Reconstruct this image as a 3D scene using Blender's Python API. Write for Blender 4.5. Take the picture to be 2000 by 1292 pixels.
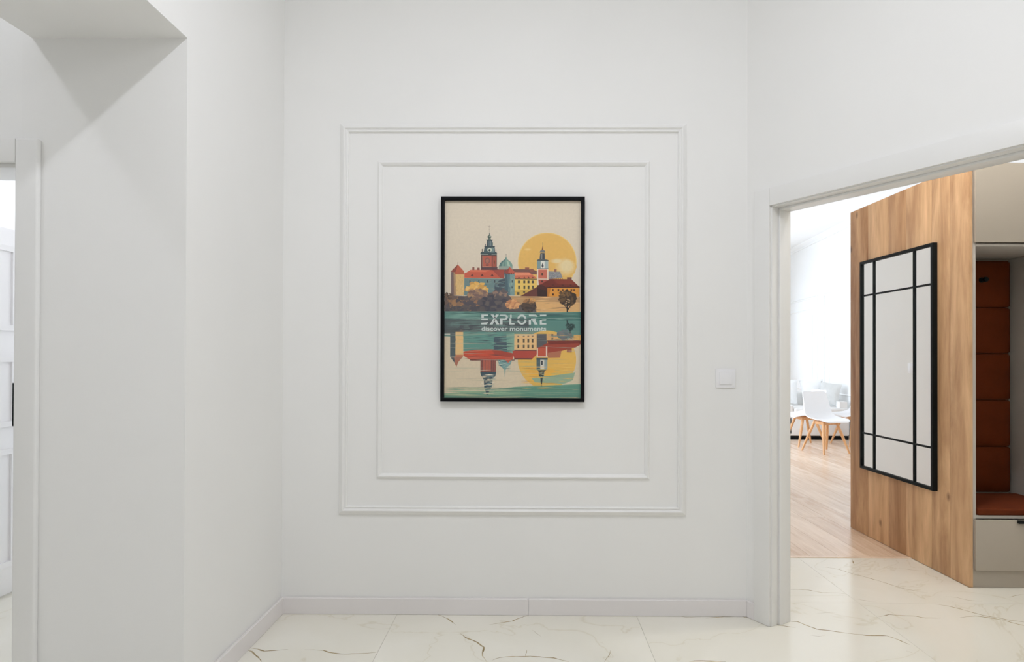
import bpy, bmesh, math, random
from mathutils import Vector, Matrix

# ------------------------------------------------------------------ scene, camera, light
for _o in list(bpy.data.objects):
    bpy.data.objects.remove(_o, do_unlink=True)
scene = bpy.context.scene
COL = scene.collection
R = random.Random(7)

CAM_H = 1.31
YAW, PITCH, ROLL = 0.0084, 0.006, 0.003          # camera looks a hair left and up
_f = Vector((-math.sin(YAW) * math.cos(PITCH), math.cos(YAW) * math.cos(PITCH), math.sin(PITCH)))
_r = Vector((math.cos(YAW), math.sin(YAW), 0.0))
_u = _r.cross(_f)
_r2 = _r * math.cos(ROLL) + _u * math.sin(ROLL)
_u2 = _u * math.cos(ROLL) - _r * math.sin(ROLL)
cam_data = bpy.data.cameras.new('camera')
cam_data.sensor_width = 36.0
cam_data.lens = 36.0 * 1200.0 / 2000.0
cam_data.shift_x = -25.0 / 2000.0
cam_data.shift_y = 42.0 / 2000.0
cam_data.clip_start = 0.05
cam = bpy.data.objects.new('camera', cam_data)
m = Matrix((_r2, _u2, -_f)).transposed().to_4x4()
m.translation = (0, 0, CAM_H)
cam.matrix_world = m
COL.objects.link(cam)
scene.camera = cam

scene.view_settings.view_transform = 'Standard'
scene.view_settings.look = 'None'
scene.view_settings.gamma = 1.0
scene.view_settings.use_curve_mapping = False
scene.view_settings.exposure = 0.0
scene.cycles.max_bounces = 14
scene.cycles.diffuse_bounces = 10
scene.cycles.sample_clamp_indirect = 6.0
scene.cycles.use_denoising = True

world = bpy.data.worlds.new('daylight')
scene.world = world
world.use_nodes = True
bg = world.node_tree.nodes['Background']
bg.inputs['Color'].default_value = (0.75, 0.87, 1.0, 1)
bg.inputs['Strength'].default_value = 1.0


def area(name, loc, size, power, color, direction, shape='DISK', size_y=None, spread=math.pi):
    d = bpy.data.lights.new(name, 'AREA')
    d.shape = shape
    d.size = size
    if size_y:
        d.size_y = size_y
    d.energy = power
    d.color = color
    d.spread = spread
    o = bpy.data.objects.new(name, d)
    o.location = loc
    o.rotation_euler = Vector(direction).to_track_quat('-Z', 'Y').to_euler()
    COL.objects.link(o)
    return o


LAMP = (0.97, 0.985, 1.06)
LAMP_WARM = (1.0, 0.965, 0.92)
DAY = (0.78, 0.885, 1.04)
CEIL = 3.50
# ceiling lamps, the last two added as fill (their bases are built with the ceiling): x, y, height, watts, radius, shape
LAMPS = [(-0.16, 1.2, CEIL - 0.035, 23.0, 0.06, 'DOWN'), (0.95, 0.7, 3.12, 20.0, 0.12, 'BULB'), (-2.42, 1.1, 3.34, 14.0, 0.05, 'BULB'),
         (2.0, 3.12, 3.38, 40.0, 0.06, 'WARM'), (3.0, 3.05, 3.38, 9.0, 0.06, 'WARM'), (-3.3, 3.9, 3.30, 50.0, 0.12, 'BULB')]  # last two are added: to brighten the bench cushion and the side-room door leaf
for _x, _y, _z, _p, _s, _k in LAMPS:
    if _k == 'DOWN':
        area('ceiling_or_added_light', (_x, _y, _z), 2 * _s, _p, LAMP, (0, 0, -1))
        continue
    _d = bpy.data.lights.new('ceiling_or_added_light', 'POINT')
    _d.energy = _p
    _d.color = LAMP if _k == 'BULB' else LAMP_WARM
    _d.shadow_soft_size = _s
    _o = bpy.data.objects.new('ceiling_or_added_light', _d)
    _o.location = (_x, _y, _z)
    COL.objects.link(_o)
# daylight through the living-room side window and an added far one
area('window_daylight', (1.02, 8.95, 1.6), 3.3, 155.0, DAY, (1, 0, -0.05), 'RECTANGLE', 2.4)
area('window_daylight', (3.6, 13.35, 1.6), 2.2, 66.0, DAY, (0, -1, -0.05), 'RECTANGLE', 2.4)  # light of the added far window

# ------------------------------------------------------------------ helpers
def lin(c):
    c = c / 255.0
    return c / 12.92 if c <= 0.04045 else ((c + 0.055) / 1.055) ** 2.4


def srgb(r, g, b):
    return (lin(r), lin(g), lin(b), 1.0)


def new_mat(name):
    mt = bpy.data.materials.new(name)
    mt.use_nodes = True
    nt = mt.node_tree
    return mt, nt, nt.nodes['Principled BSDF']


def plain(name, col, rough=0.5, var=0.03, scale=6.0, bump=0.0, bump_scale=200.0, metallic=0.0, spec=0.5):
    """one-colour surface with faint procedural tonal variation and optional fine relief"""
    mt, nt, b = new_mat(name)
    tc = nt.nodes.new('ShaderNodeTexCoord')
    n = nt.nodes.new('ShaderNodeTexNoise')
    n.inputs['Scale'].default_value = scale
    n.inputs['Detail'].default_value = 4
    nt.links.new(tc.outputs['Object'], n.inputs['Vector'])
    rp = nt.nodes.new('ShaderNodeValToRGB')
    c = col
    rp.color_ramp.elements[0].position = 0.3
    rp.color_ramp.elements[1].position = 0.7
    rp.color_ramp.elements[0].color = tuple(v * (1 - var) for v in c[:3]) + (1,)
    rp.color_ramp.elements[1].color = tuple(min(1, v * (1 + var)) for v in c[:3]) + (1,)
    nt.links.new(n.outputs['Fac'], rp.inputs['Fac'])
    nt.links.new(rp.outputs['Color'], b.inputs['Base Color'])
    b.inputs['Roughness'].default_value = rough
    b.inputs['Metallic'].default_value = metallic
    b.inputs['Specular IOR Level'].default_value = spec
    if bump > 0:
        n2 = nt.nodes.new('ShaderNodeTexNoise')
        n2.inputs['Scale'].default_value = bump_scale
        n2.inputs['Detail'].default_value = 3
        nt.links.new(tc.outputs['Object'], n2.inputs['Vector'])
        bp = nt.nodes.new('ShaderNodeBump')
        bp.inputs['Strength'].default_value = bump
        bp.inputs['Distance'].default_value = 0.002
        nt.links.new(n2.outputs['Fac'], bp.inputs['Height'])
        nt.links.new(bp.outputs['Normal'], b.inputs['Normal'])
    return mt


def wood(name, dark, light, axis=2, stretch=14.0, scale=2.2, rough=0.45, rand=0.25, dark_bits=0.35, knots=False):
    """wood grain running along one object axis; every piece takes its own tone and its own cut of the grain"""
    mt, nt, b = new_mat(name)
    L = nt.links.new
    geo = nt.nodes.new('ShaderNodeNewGeometry')
    oi = nt.nodes.new('ShaderNodeObjectInfo')
    mul = nt.nodes.new('ShaderNodeVectorMath'); mul.operation = 'MULTIPLY'
    s = [stretch, stretch, stretch]; s[axis] = 1.0
    mul.inputs[1].default_value = s
    L(geo.outputs['Position'], mul.inputs[0])
    sc = nt.nodes.new('ShaderNodeMath'); sc.operation = 'MULTIPLY'; sc.inputs[1].default_value = 37.0
    L(oi.outputs['Random'], sc.inputs[0])
    add = nt.nodes.new('ShaderNodeVectorMath'); add.operation = 'ADD'
    L(mul.outputs[0], add.inputs[0]); L(sc.outputs[0], add.inputs[1])
    n = nt.nodes.new('ShaderNodeTexNoise')
    n.inputs['Scale'].default_value = scale; n.inputs['Detail'].default_value = 6
    n.inputs['Roughness'].default_value = 0.62; n.inputs['Distortion'].default_value = 0.6
    L(add.outputs[0], n.inputs['Vector'])
    n2 = nt.nodes.new('ShaderNodeTexNoise')
    n2.inputs['Scale'].default_value = scale * 5; n2.inputs['Detail'].default_value = 3
    L(add.outputs[0], n2.inputs['Vector'])
    mixv = nt.nodes.new('ShaderNodeMath'); mixv.operation = 'MULTIPLY_ADD'
    mixv.inputs[1].default_value = dark_bits; L(n2.outputs['Fac'], mixv.inputs[0]); L(n.outputs['Fac'], mixv.inputs[2])
    tone = nt.nodes.new('ShaderNodeMath'); tone.operation = 'MULTIPLY_ADD'
    tone.inputs[1].default_value = rand; L(oi.outputs['Random'], tone.inputs[0]); L(mixv.outputs[0], tone.inputs[2])
    rp = nt.nodes.new('ShaderNodeValToRGB')
    rp.color_ramp.elements[0].position = 0.40; rp.color_ramp.elements[0].color = dark
    rp.color_ramp.elements[1].position = 0.98; rp.color_ramp.elements[1].color = light
    L(tone.outputs[0], rp.inputs['Fac'])
    if knots:                                       # a few small dark knots on upright boards
        sx = nt.nodes.new('ShaderNodeSeparateXYZ'); L(geo.outputs['Position'], sx.inputs[0])
        cx = nt.nodes.new('ShaderNodeCombineXYZ'); L(sx.outputs['Y'], cx.inputs['X'])
        hz = nt.nodes.new('ShaderNodeMath'); hz.operation = 'MULTIPLY'; hz.inputs[1].default_value = 0.6
        L(sx.outputs['Z'], hz.inputs[0]); L(hz.outputs[0], cx.inputs['Y'])
        vo = nt.nodes.new('ShaderNodeTexVoronoi'); vo.voronoi_dimensions = '2D'; vo.inputs['Scale'].default_value = 1.9
        L(cx.outputs[0], vo.inputs['Vector'])
        kr = nt.nodes.new('ShaderNodeValToRGB')
        kr.color_ramp.elements[0].position = 0.008; kr.color_ramp.elements[0].color = (0.42, 0.36, 0.32, 1)
        kr.color_ramp.elements[1].position = 0.04; kr.color_ramp.elements[1].color = (1, 1, 1, 1)
        L(vo.outputs['Distance'], kr.inputs['Fac'])
        mk = nt.nodes.new('ShaderNodeVectorMath'); mk.operation = 'MULTIPLY'
        L(rp.outputs['Color'], mk.inputs[0]); L(kr.outputs['Color'], mk.inputs[1])
        L(mk.outputs[0], b.inputs['Base Color'])
    else:
        L(rp.outputs['Color'], b.inputs['Base Color'])
    b.inputs['Roughness'].default_value = rough
    bp = nt.nodes.new('ShaderNodeBump'); bp.inputs['Strength'].default_value = 0.12; bp.inputs['Distance'].default_value = 0.002
    L(n2.outputs['Fac'], bp.inputs['Height']); L(bp.outputs['Normal'], b.inputs['Normal'])
    return mt


M = {}
M['paint'] = plain('white_wall_paint', (0.85, 0.85, 0.84, 1), 0.75, 0.012, 1.5, 0.06, 260)
M['ceiling'] = plain('ceiling_paint', (0.86, 0.86, 0.85, 1), 0.85, 0.01)
M['trim'] = plain('white_trim_lacquer', (0.85, 0.85, 0.84, 1), 0.38, 0.012, 3)
M['base'] = plain('skirting_lacquer', (0.80, 0.775, 0.775, 1), 0.35, 0.012, 3)
M['casing'] = plain('casing_lacquer', (0.82, 0.82, 0.81, 1), 0.35, 0.012, 3)
M['leaf'] = plain('door_leaf_lacquer', (0.84, 0.83, 0.84, 1), 0.35, 0.012, 3)
M['black'] = plain('black_frame_lacquer', (0.004, 0.0045, 0.006, 1), 0.55, 0.1, 20, spec=0.12)
M['black_metal'] = plain('black_metal', (0.005, 0.0075, 0.0085, 1), 0.5, 0.1, 20, spec=0.15)
M['grout'] = plain('tile_grout', srgb(196, 190, 176), 0.8, 0.05, 30)
M['switch'] = plain('switch_plastic', (0.86, 0.86, 0.88, 1), 0.3, 0.01)
M['cab'] = plain('greige_cabinet_lacquer', (0.41, 0.365, 0.305, 1), 0.5, 0.012)
M['cab_edge'] = plain('cabinet_edge_banding', (0.50, 0.47, 0.43, 1), 0.5, 0.012)
M['rust'] = plain('rust_velvet', (0.105, 0.018, 0.002, 1), 0.85, 0.12, 9, 0.25, 400, spec=0.2)
M['sofa'] = plain('white_sofa_fabric', (0.80, 0.79, 0.77, 1), 0.9, 0.03, 12, 0.2, 500)
M['pillow'] = plain('white_pillow_cotton', (0.84, 0.85, 0.85, 1), 0.9, 0.02, 9, 0.15, 300)
M['pillow_grey'] = plain('pale_grey_pillow_cotton', (0.60, 0.60, 0.58, 1), 0.9, 0.05, 9, 0.15, 300)
M['shell'] = plain('white_chair_plastic', (0.84, 0.84, 0.85, 1), 0.35, 0.01)
M['oak'] = wood('oak_panel', srgb(134, 88, 51), srgb(222, 183, 141), 2, 7.0, 1.2, 0.5, 0.24, 0.22, True)
M['floor_oak'] = wood('oak_plank', srgb(202, 171, 143), srgb(239, 218, 197), 1, 12.0, 1.6, 0.27, 0.28, 0.25)
M['leg'] = wood('beech_leg', srgb(196, 140, 88), srgb(226, 178, 128), 2, 20.0, 2.0, 0.45, 0.1, 0.3)

# polished marble-look porcelain: cream ground, faint clouding, thin grey-gold veins
mt, nt, b = new_mat('marble_tile')
L = nt.links.new
geo = nt.nodes.new('ShaderNodeNewGeometry')
oi = nt.nodes.new('ShaderNodeObjectInfo')
rnd = nt.nodes.new('ShaderNodeMath'); rnd.operation = 'MULTIPLY'; rnd.inputs[1].default_value = 23.0
L(oi.outputs['Random'], rnd.inputs[0])
add = nt.nodes.new('ShaderNodeVectorMath'); add.operation = 'ADD'
L(geo.outputs['Position'], add.inputs[0]); L(rnd.outputs[0], add.inputs[1])
n1 = nt.nodes.new('ShaderNodeTexNoise'); n1.inputs['Scale'].default_value = 1.1; n1.inputs['Detail'].default_value = 5
n1.inputs['Distortion'].default_value = 1.2
L(add.outputs[0], n1.inputs['Vector'])
ab = nt.nodes.new('ShaderNodeMath'); ab.operation = 'SUBTRACT'; ab.inputs[1].default_value = 0.5
L(n1.outputs['Fac'], ab.inputs[0])
ab2 = nt.nodes.new('ShaderNodeMath'); ab2.operation = 'ABSOLUTE'; L(ab.outputs[0], ab2.inputs[0])
rp = nt.nodes.new('ShaderNodeValToRGB')
rp.color_ramp.elements[0].position = 0.0; rp.color_ramp.elements[0].color = (0.73, 0.69, 0.58, 1)
rp.color_ramp.elements[1].position = 0.006; rp.color_ramp.elements[1].color = (0.80, 0.775, 0.69, 1)
e = rp.color_ramp.elements.new(0.25); e.color = (0.84, 0.82, 0.75, 1)
L(ab2.outputs[0], rp.inputs['Fac']); L(rp.outputs['Color'], b.inputs['Base Color'])
b.inputs['Roughness'].default_value = 0.16
b.inputs['Specular IOR Level'].default_value = 0.45
M['marble'] = mt

mt, nt, b = new_mat('marble_vein')
geo = nt.nodes.new('ShaderNodeNewGeometry')
n1 = nt.nodes.new('ShaderNodeTexNoise'); n1.inputs['Scale'].default_value = 14.0; n1.inputs['Detail'].default_value = 3
nt.links.new(geo.outputs['Position'], n1.inputs['Vector'])
rp = nt.nodes.new('ShaderNodeValToRGB')
rp.color_ramp.elements[0].position = 0.35; rp.color_ramp.elements[0].color = srgb(132, 112, 70)
rp.color_ramp.elements[1].position = 0.65; rp.color_ramp.elements[1].color = srgb(186, 170, 132)
nt.links.new(n1.outputs['Fac'], rp.inputs['Fac']); nt.links.new(rp.outputs['Color'], b.inputs['Base Color'])
b.inputs['Roughness'].default_value = 0.18
M['vein'] = mt

# mirror glass
mt, nt, b = new_mat('mirror_glass')
nz = nt.nodes.new('ShaderNodeTexNoise'); nz.inputs['Scale'].default_value = 2.0
rp = nt.nodes.new('ShaderNodeValToRGB')
rp.color_ramp.elements[0].color = (0.90, 0.91, 0.90, 1); rp.color_ramp.elements[1].color = (0.93, 0.94, 0.93, 1)
nt.links.new(nz.outputs['Fac'], rp.inputs['Fac']); nt.links.new(rp.outputs['Color'], b.inputs['Base Color'])
b.inputs['Metallic'].default_value = 1.0; b.inputs['Roughness'].default_value = 0.03
M['mirror'] = mt

# thin picture / window glass: clear sheet with a faint surface reflection
def sheet_glass(name):
    mt = bpy.data.materials.new(name); mt.use_nodes = True
    nt = mt.node_tree
    nt.nodes.clear()
    out = nt.nodes.new('ShaderNodeOutputMaterial')
    tr = nt.nodes.new('ShaderNodeBsdfTransparent'); tr.inputs['Color'].default_value = (0.99, 0.995, 0.99, 1)
    gl = nt.nodes.new('ShaderNodeBsdfGlossy'); gl.inputs['Roughness'].default_value = 0.04
    fr = nt.nodes.new('ShaderNodeFresnel'); fr.inputs['IOR'].default_value = 1.22
    mx = nt.nodes.new('ShaderNodeMixShader')
    nt.links.new(fr.outputs[0], mx.inputs[0]); nt.links.new(tr.outputs[0], mx.inputs[1]); nt.links.new(gl.outputs[0], mx.inputs[2])
    nt.links.new(mx.outputs[0], out.inputs[0])
    return mt
M['glass'] = sheet_glass('sheet_glass')

WL = {}                                             # world origin of every object that parents others


def tag(o, label=None, cat=None, group=None, kind=None):
    if label: o['label'] = label
    if cat: o['category'] = cat
    if group: o['group'] = group
    if kind: o['kind'] = kind
    return o


def empty(name, loc, **k):
    o = bpy.data.objects.new(name, None)
    o.empty_display_size = 0.1
    COL.objects.link(o)
    o.location = loc
    WL[o] = Vector(loc)
    return tag(o, **k)


def link_mesh(name, me, origin, mat, parent=None, **k):
    o = bpy.data.objects.new(name, me)
    COL.objects.link(o)
    w = Vector(origin)
    WL[o] = w
    if parent is not None:
        o.parent = parent
        o.location = w - WL[parent]
    else:
        o.location = w
    if mat is not None:
        me.materials.append(M[mat] if isinstance(mat, str) else mat)
    return tag(o, **k)


def from_bm(name, bm, mat, parent=None, smooth=False, **k):
    """bm is in world coordinates; the object's origin goes to the bottom centre of its bounds"""
    xs = [v.co.x for v in bm.verts]; ys = [v.co.y for v in bm.verts]; zs = [v.co.z for v in bm.verts]
    o = Vector(((min(xs) + max(xs)) / 2, (min(ys) + max(ys)) / 2, min(zs)))
    for v in bm.verts:
        v.co -= o
    bmesh.ops.recalc_face_normals(bm, faces=bm.faces[:])
    me = bpy.data.meshes.new(name)
    bm.to_mesh(me)
    bm.free()
    if smooth:
        for p in me.polygons:
            p.use_smooth = True
        try:
            me.set_sharp_from_angle(angle=math.radians(40))
        except Exception:
            pass
    return link_mesh(name, me, o, mat, parent, **k)


def bevel(bm, w, seg=2):
    if w > 0:
        bmesh.ops.bevel(bm, geom=bm.edges[:], offset=w, segments=seg, affect='EDGES', profile=0.6)


def bm_box(bm, x0, x1, y0, y1, z0, z1):
    vs = [bm.verts.new((x, y, z)) for z in (z0, z1) for x, y in ((x0, y0), (x1, y0), (x1, y1), (x0, y1))]
    for f in ((3, 2, 1, 0), (4, 5, 6, 7), (0, 1, 5, 4), (1, 2, 6, 5), (2, 3, 7, 6), (3, 0, 4, 7)):
        bm.faces.new([vs[i] for i in f])
    return vs


def box(name, x0, x1, y0, y1, z0, z1, mat, parent=None, bev=0.0, seg=2, **k):
    bm = bmesh.new()
    bm_box(bm, x0, x1, y0, y1, z0, z1)
    bevel(bm, bev, seg)
    return from_bm(name, bm, mat, parent, smooth=bev > 0, **k)


def boxes(name, lst, mat, parent=None, **k):
    bm = bmesh.new()
    for b_ in lst:
        bm_box(bm, *b_)
    return from_bm(name, bm, mat, parent, **k)


def prism_into(bm, poly, z0, z1):
    lo = [bm.verts.new((x, y, z0)) for x, y in poly]
    hi = [bm.verts.new((x, y, z1)) for x, y in poly]
    n = len(poly)
    bm.faces.new(lo[::-1]); bm.faces.new(hi)
    for i in range(n):
        bm.faces.new((lo[i], lo[(i + 1) % n], hi[(i + 1) % n], hi[i]))


def prism(name, poly, z0, z1, mat, parent=None, bev=0.0, **k):
    bm = bmesh.new()
    prism_into(bm, poly, z0, z1)
    bevel(bm, bev)
    return from_bm(name, bm, mat, parent, smooth=bev > 0, **k)


def prisms(name, lst, mat, parent=None, **k):
    bm = bmesh.new()
    for p, z0, z1 in lst:
        prism_into(bm, p, z0, z1)
    return from_bm(name, bm, mat, parent, **k)


S = 'structure'
# ------------------------------------------------------------------ plan of the flat
XL = -1.262            # left wall of the hall
XLO = -1.835           # far side of that thick wall
YB = 3.128             # back wall with the picture
YF = 2.24              # wall that faces the camera left of the passage
SOF = 2.475            # underside of the passage lintel
ANG = math.radians(58.5)
D = Vector((math.cos(ANG), -math.sin(ANG)))        # along the splayed wall, towards the camera
N = Vector((math.sin(ANG), math.cos(ANG)))         # through the splayed wall, away from the hall
C = Vector((1.103, YB))                            # inside corner


def sp(t, n=0.0):
    p = C + D * t + N * n
    return (p.x, p.y)


TH = 0.115             # splayed wall thickness
OT0, OT1 = 0.143, 1.66  # doorway along the splayed wall
OH = 2.045
CAS = 0.088

prism('wall_back', [(-1.45, YB), (1.103, YB), sp(0, TH), (1.10, 3.32), (-1.45, 3.32)], 0, CEIL, 'paint', kind=S)
prisms('wall_right', [([sp(0), sp(OT0 - 0.004), sp(OT0 - 0.004, TH), sp(0, TH)], 0, CEIL),
                      ([sp(OT0 - 0.004), sp(OT1 + 0.004), sp(OT1 + 0.004, TH), sp(OT0 - 0.004, TH)], OH + 0.004, CEIL),
                      ([sp(OT1 + 0.004), sp(3.2), sp(3.2, TH), sp(OT1 + 0.004, TH)], 0, CEIL)], 'paint', kind=S)
boxes('wall_left', [(XLO, XL, -1.8, 0.35, 0, CEIL), (XLO, XL, 0.35, YF, SOF, CEIL), (-1.871, XL, YF, 3.32, 0, CEIL)], 'paint', kind=S)
DX0, DX1 = -2.80, -1.871                            # left door opening
boxes('wall_passage', [(-3.5, DX0, YF, YF + 0.2, 0, CEIL), (DX0, DX1, YF, YF + 0.2, 2.017, CEIL)], 'paint', kind=S)
box('wall_far_left', -3.65, -3.5, -1.8, YF + 0.2, 0, CEIL, 'paint', kind=S)
box('wall_rear', -3.65, 4.1, -1.95, -1.8, 0, CEIL, 'paint', kind=S)
e_ = sp(3.2)
prism('wall_near_right', [(e_[0], e_[1]), (e_[0] + 0.1, e_[1]), (e_[0] + 0.1, -1.8), (e_[0], -1.8)], 0, CEIL, 'paint', kind=S)
# side room behind the left door
boxes('wall_side_room', [(-4.4, -4.3, YF + 0.2, 5.6, 0, CEIL), (-4.4, -1.871, 5.5, 5.6, 0, CEIL), (-1.871, -1.78, 3.32, 5.6, 0, CEIL),
                         (-4.3, -3.5, YF + 0.1, YF + 0.2, 0, CEIL)], 'paint', kind=S)
# inner hall and living room beyond the doorway
IX = 1.278
prisms('wall_inner_left', [([sp(OT0 - 0.004, TH), (IX, 3.2), (IX, 7.3), (1.1, 7.3), (1.1, 3.32), sp(0.0, TH)], 0, CEIL),
                           ([(1.1, 10.6), (IX, 10.6), (IX, 13.1), (1.1, 13.1)], 0, CEIL),
                           ([(1.1, 7.3), (IX, 7.3), (IX, 10.6), (1.1, 10.6)], 0, 0.4),
                           ([(1.1, 7.3), (IX, 7.3), (IX, 10.6), (1.1, 10.6)], 2.8, CEIL)], 'paint', kind=S)
boxes('wall_far', [(1.1, 2.5, 13.1, 13.25, 0, CEIL), (4.7, 6.0, 13.1, 13.25, 0, CEIL), (2.5, 4.7, 13.1, 13.25, 0, 0.4), (2.5, 4.7, 13.1, 13.25, 2.8, CEIL)], 'paint', kind=S)


def lx(y):                                          # living-room right wall, slightly off square
    return 4.35 + 0.08 * y


prism('wall_living_right', [(lx(4.75), 4.75), (lx(13.1), 13.1), (lx(13.1) + 0.15, 13.1), (lx(4.75) + 0.15, 4.75)], 0, CEIL, 'paint', kind=S)
boxes('wall_inner_right', [(3.95, 4.1, 0.2, 4.9, 0, CEIL), (3.95, 4.9, 4.75, 4.9, 0, CEIL), (e_[0] + 0.1, 3.95, 0.2, 0.35, 0, CEIL)], 'paint', kind=S)
box('wall_partition', 2.535, 3.95, 4.04, 4.745, 0, 2.42, 'paint', kind=S)

ceil = box('ceiling', -4.4, 6.0, -1.95, 13.25, CEIL, CEIL + 0.12, 'ceiling', kind=S)
for _x, _y, _z, _p, _s, _k in LAMPS:                    # shallow round lamp bases, the added lamps included
    bm = bmesh.new()
    r0, r1 = 0.03, 0.06
    rings = []
    for rr, zz in ((r0, CEIL - 0.03), (r1, CEIL - 0.03), (r1, CEIL - 0.001), (r0, CEIL - 0.001)):
        rings.append([bm.verts.new((_x + rr * math.cos(a * math.tau / 24), _y + rr * math.sin(a * math.tau / 24), zz)) for a in range(24)])
    for i in range(4):
        for a in range(24):
            bm.faces.new((rings[i][a], rings[i][(a + 1) % 24], rings[(i + 1) % 4][(a + 1) % 24], rings[(i + 1) % 4][a]))
    from_bm('lamp_housing', bm, 'trim', ceil)

# ------------------------------------------------------------------ floors
floor = box('floor', -4.4, 4.1, -1.95, 4.045, -0.06, -0.006, 'grout', kind=S)
TX, TY, TS = -0.67, 3.30, 1.213
for i in range(-4, 5):
    for j in range(-5, 2):
        x0, y0 = TX + i * TS, TY + j * TS
        x1, y1 = x0 + TS, y0 + TS
        x0, x1 = max(x0, -4.4), min(x1, 4.1)
        y0, y1 = max(y0, -1.95), min(y1, 4.045)
        if x1 - x0 < 0.05 or y1 - y0 < 0.05:
            continue
        if x0 > 2.6 and y0 > 3.6:
            continue
        box('tile', x0 + 0.0006, x1 - 0.0006, y0 + 0.0006, y1 - 0.0006, -0.006, 0.0, 'marble', floor)
VEINS = [
 (1.6,[(-1.268,2.76),(-1.212,2.742),(-1.173,2.725),(-1.127,2.729),(-1.075,2.737)]),
 (1.0,[(-1.0,2.738),(-0.916,2.732),(-0.889,2.714),(-0.823,2.698),(-0.757,2.702),(-0.673,2.717)]),
 (1.5,[(-1.266,2.734),(-1.231,2.717),(-1.197,2.679),(-1.168,2.652),(-1.147,2.626)]),
 (1.3,[(-0.478,3.13),(-0.443,3.103),(-0.407,3.067),(-0.357,2.998)]),
 (1.4,[(-0.329,2.915),(-0.294,2.868),(-0.24,2.823),(-0.205,2.771),(-0.206,2.693),(-0.182,2.64)]),
 (1.1,[(-0.196,3.006),(-0.159,3.018),(-0.085,3.046),(-0.07,3.064),(-0.029,3.1),(-0.001,3.119)]),
 (1.3,[(-0.159,2.653),(-0.128,2.678),(-0.074,2.688),(0.006,2.689),(0.106,2.677),(0.171,2.645)]),
 (0.6,[(0.014,2.953),(0.056,2.881)]),
 (0.8,[(-0.008,2.752),(-0.017,2.689)]),
 (1.1,[(0.362,2.751),(0.349,2.701),(0.322,2.647)]),
 (0.8,[(0.765,3.113),(0.793,3.1),(0.864,3.105)]),
 (1.1,[(0.884,3.096),(0.983,3.116),(1.062,3.121),(1.122,3.095)]),
 (0.7,[(0.323,2.831),(0.345,2.809)]),
 (1.8,[(0.687,2.657),(0.741,2.664),(0.846,2.66)]),
 (1.2,[(1.181,3.039),(1.218,3.022),(1.255,3.006),(1.293,2.995)]),
 (1.2,[(1.222,3.063),(1.28,3.067),(1.33,3.065),(1.35,3.024),(1.386,2.982),(1.459,2.956),(1.522,2.937),(1.586,2.92),(1.645,2.918),(1.684,2.912),(1.706,2.88),(1.723,2.848),(1.737,2.823)]),
 (0.8,[(1.685,2.768),(1.701,2.747)]),
 (0.9,[(1.443,3.492),(1.491,3.485),(1.56,3.481),(1.605,3.453),(1.632,3.435),(1.712,3.44),(1.756,3.428)]),
 (0.7,[(1.796,3.864),(1.857,3.858),(1.917,3.819),(1.955,3.742),(2.004,3.689),(2.063,3.607),(2.114,3.518),(2.171,3.472),(2.221,3.448)]),
 (0.5,[(1.754,3.356),(1.811,3.334),(1.863,3.306)]),
 (1.0,[(2.158,3.288),(2.206,3.269),(2.242,3.233),(2.269,3.197),(2.307,3.15),(2.362,3.121),(2.403,3.091),(2.449,3.077),(2.501,3.056)]),
 (1.2,[(2.173,3.125),(2.262,3.142),(2.314,3.125),(2.37,3.098),(2.393,3.062),(2.423,3.036),(2.466,3.013)]),
 (0.8,[(1.753,3.122),(1.834,3.151),(1.892,3.139),(1.954,3.134),(1.993,3.115),(2.073,3.119)]),
 (0.6,[(1.469,3.161),(1.519,3.169),(1.573,3.173)]),
 (0.6,[(2.222,3.871),(2.245,3.802)]),
 (0.6,[(2.297,3.849),(2.355,3.816),(2.431,3.799)]),
 (0.6,[(2.287,3.4),(2.338,3.383),(2.369,3.348),(2.433,3.332)]),
 (0.5,[(2.266,3.338),(2.29,3.313)]),
 (0.8,[(1.324,2.914),(1.357,2.907),(1.391,2.915)]),
 (1.0,[(2.1,4.027),(2.049,3.891)]),
 (0.5,[(1.692,3.705),(1.738,3.674)]),
 (0.9,[(2.62,3.388),(2.683,3.416),(2.741,3.435)]),
]
# veins of the marble, laid into the glaze of the tiles: thin wandering ribbons
bm = bmesh.new()
rv = random.Random(3)
for w, pts in VEINS:
    P = [Vector(p) for p in pts]
    path = []
    for a, b_ in zip(P[:-1], P[1:]):
        n = max(2, int((b_ - a).length / 0.02))
        path += [a.lerp(b_, q / n) for q in range(n)]
    path.append(P[-1])
    L_ = len(path)
    wob = 0.0
    left, right = [], []
    for q, p in enumerate(path):
        t = (path[min(q + 1, L_ - 1)] - path[max(q - 1, 0)])
        t = t.normalized() if t.length else Vector((1, 0))
        nn = Vector((-t.y, t.x))
        wob = wob * 0.8 + rv.uniform(-0.0022, 0.0022)
        ends = min(1.0, q / 4.0 + 0.15, (L_ - 1 - q) / 4.0 + 0.15)
        ww = 0.0026 * w * ends * rv.uniform(0.45, 1.5)
        c = p + nn * wob
        left.append(bm.verts.new((c.x + nn.x * ww, c.y + nn.y * ww, 0.0003)))
        right.append(bm.verts.new((c.x - nn.x * ww, c.y - nn.y * ww, 0.0003)))
    for q in range(L_ - 1):
        bm.faces.new((left[q], left[q + 1], right[q + 1], right[q]))
tag(from_bm('veining', bm, 'vein', floor), 'thin grey-gold veins in the marble tiles', kind='stuff')

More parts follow.
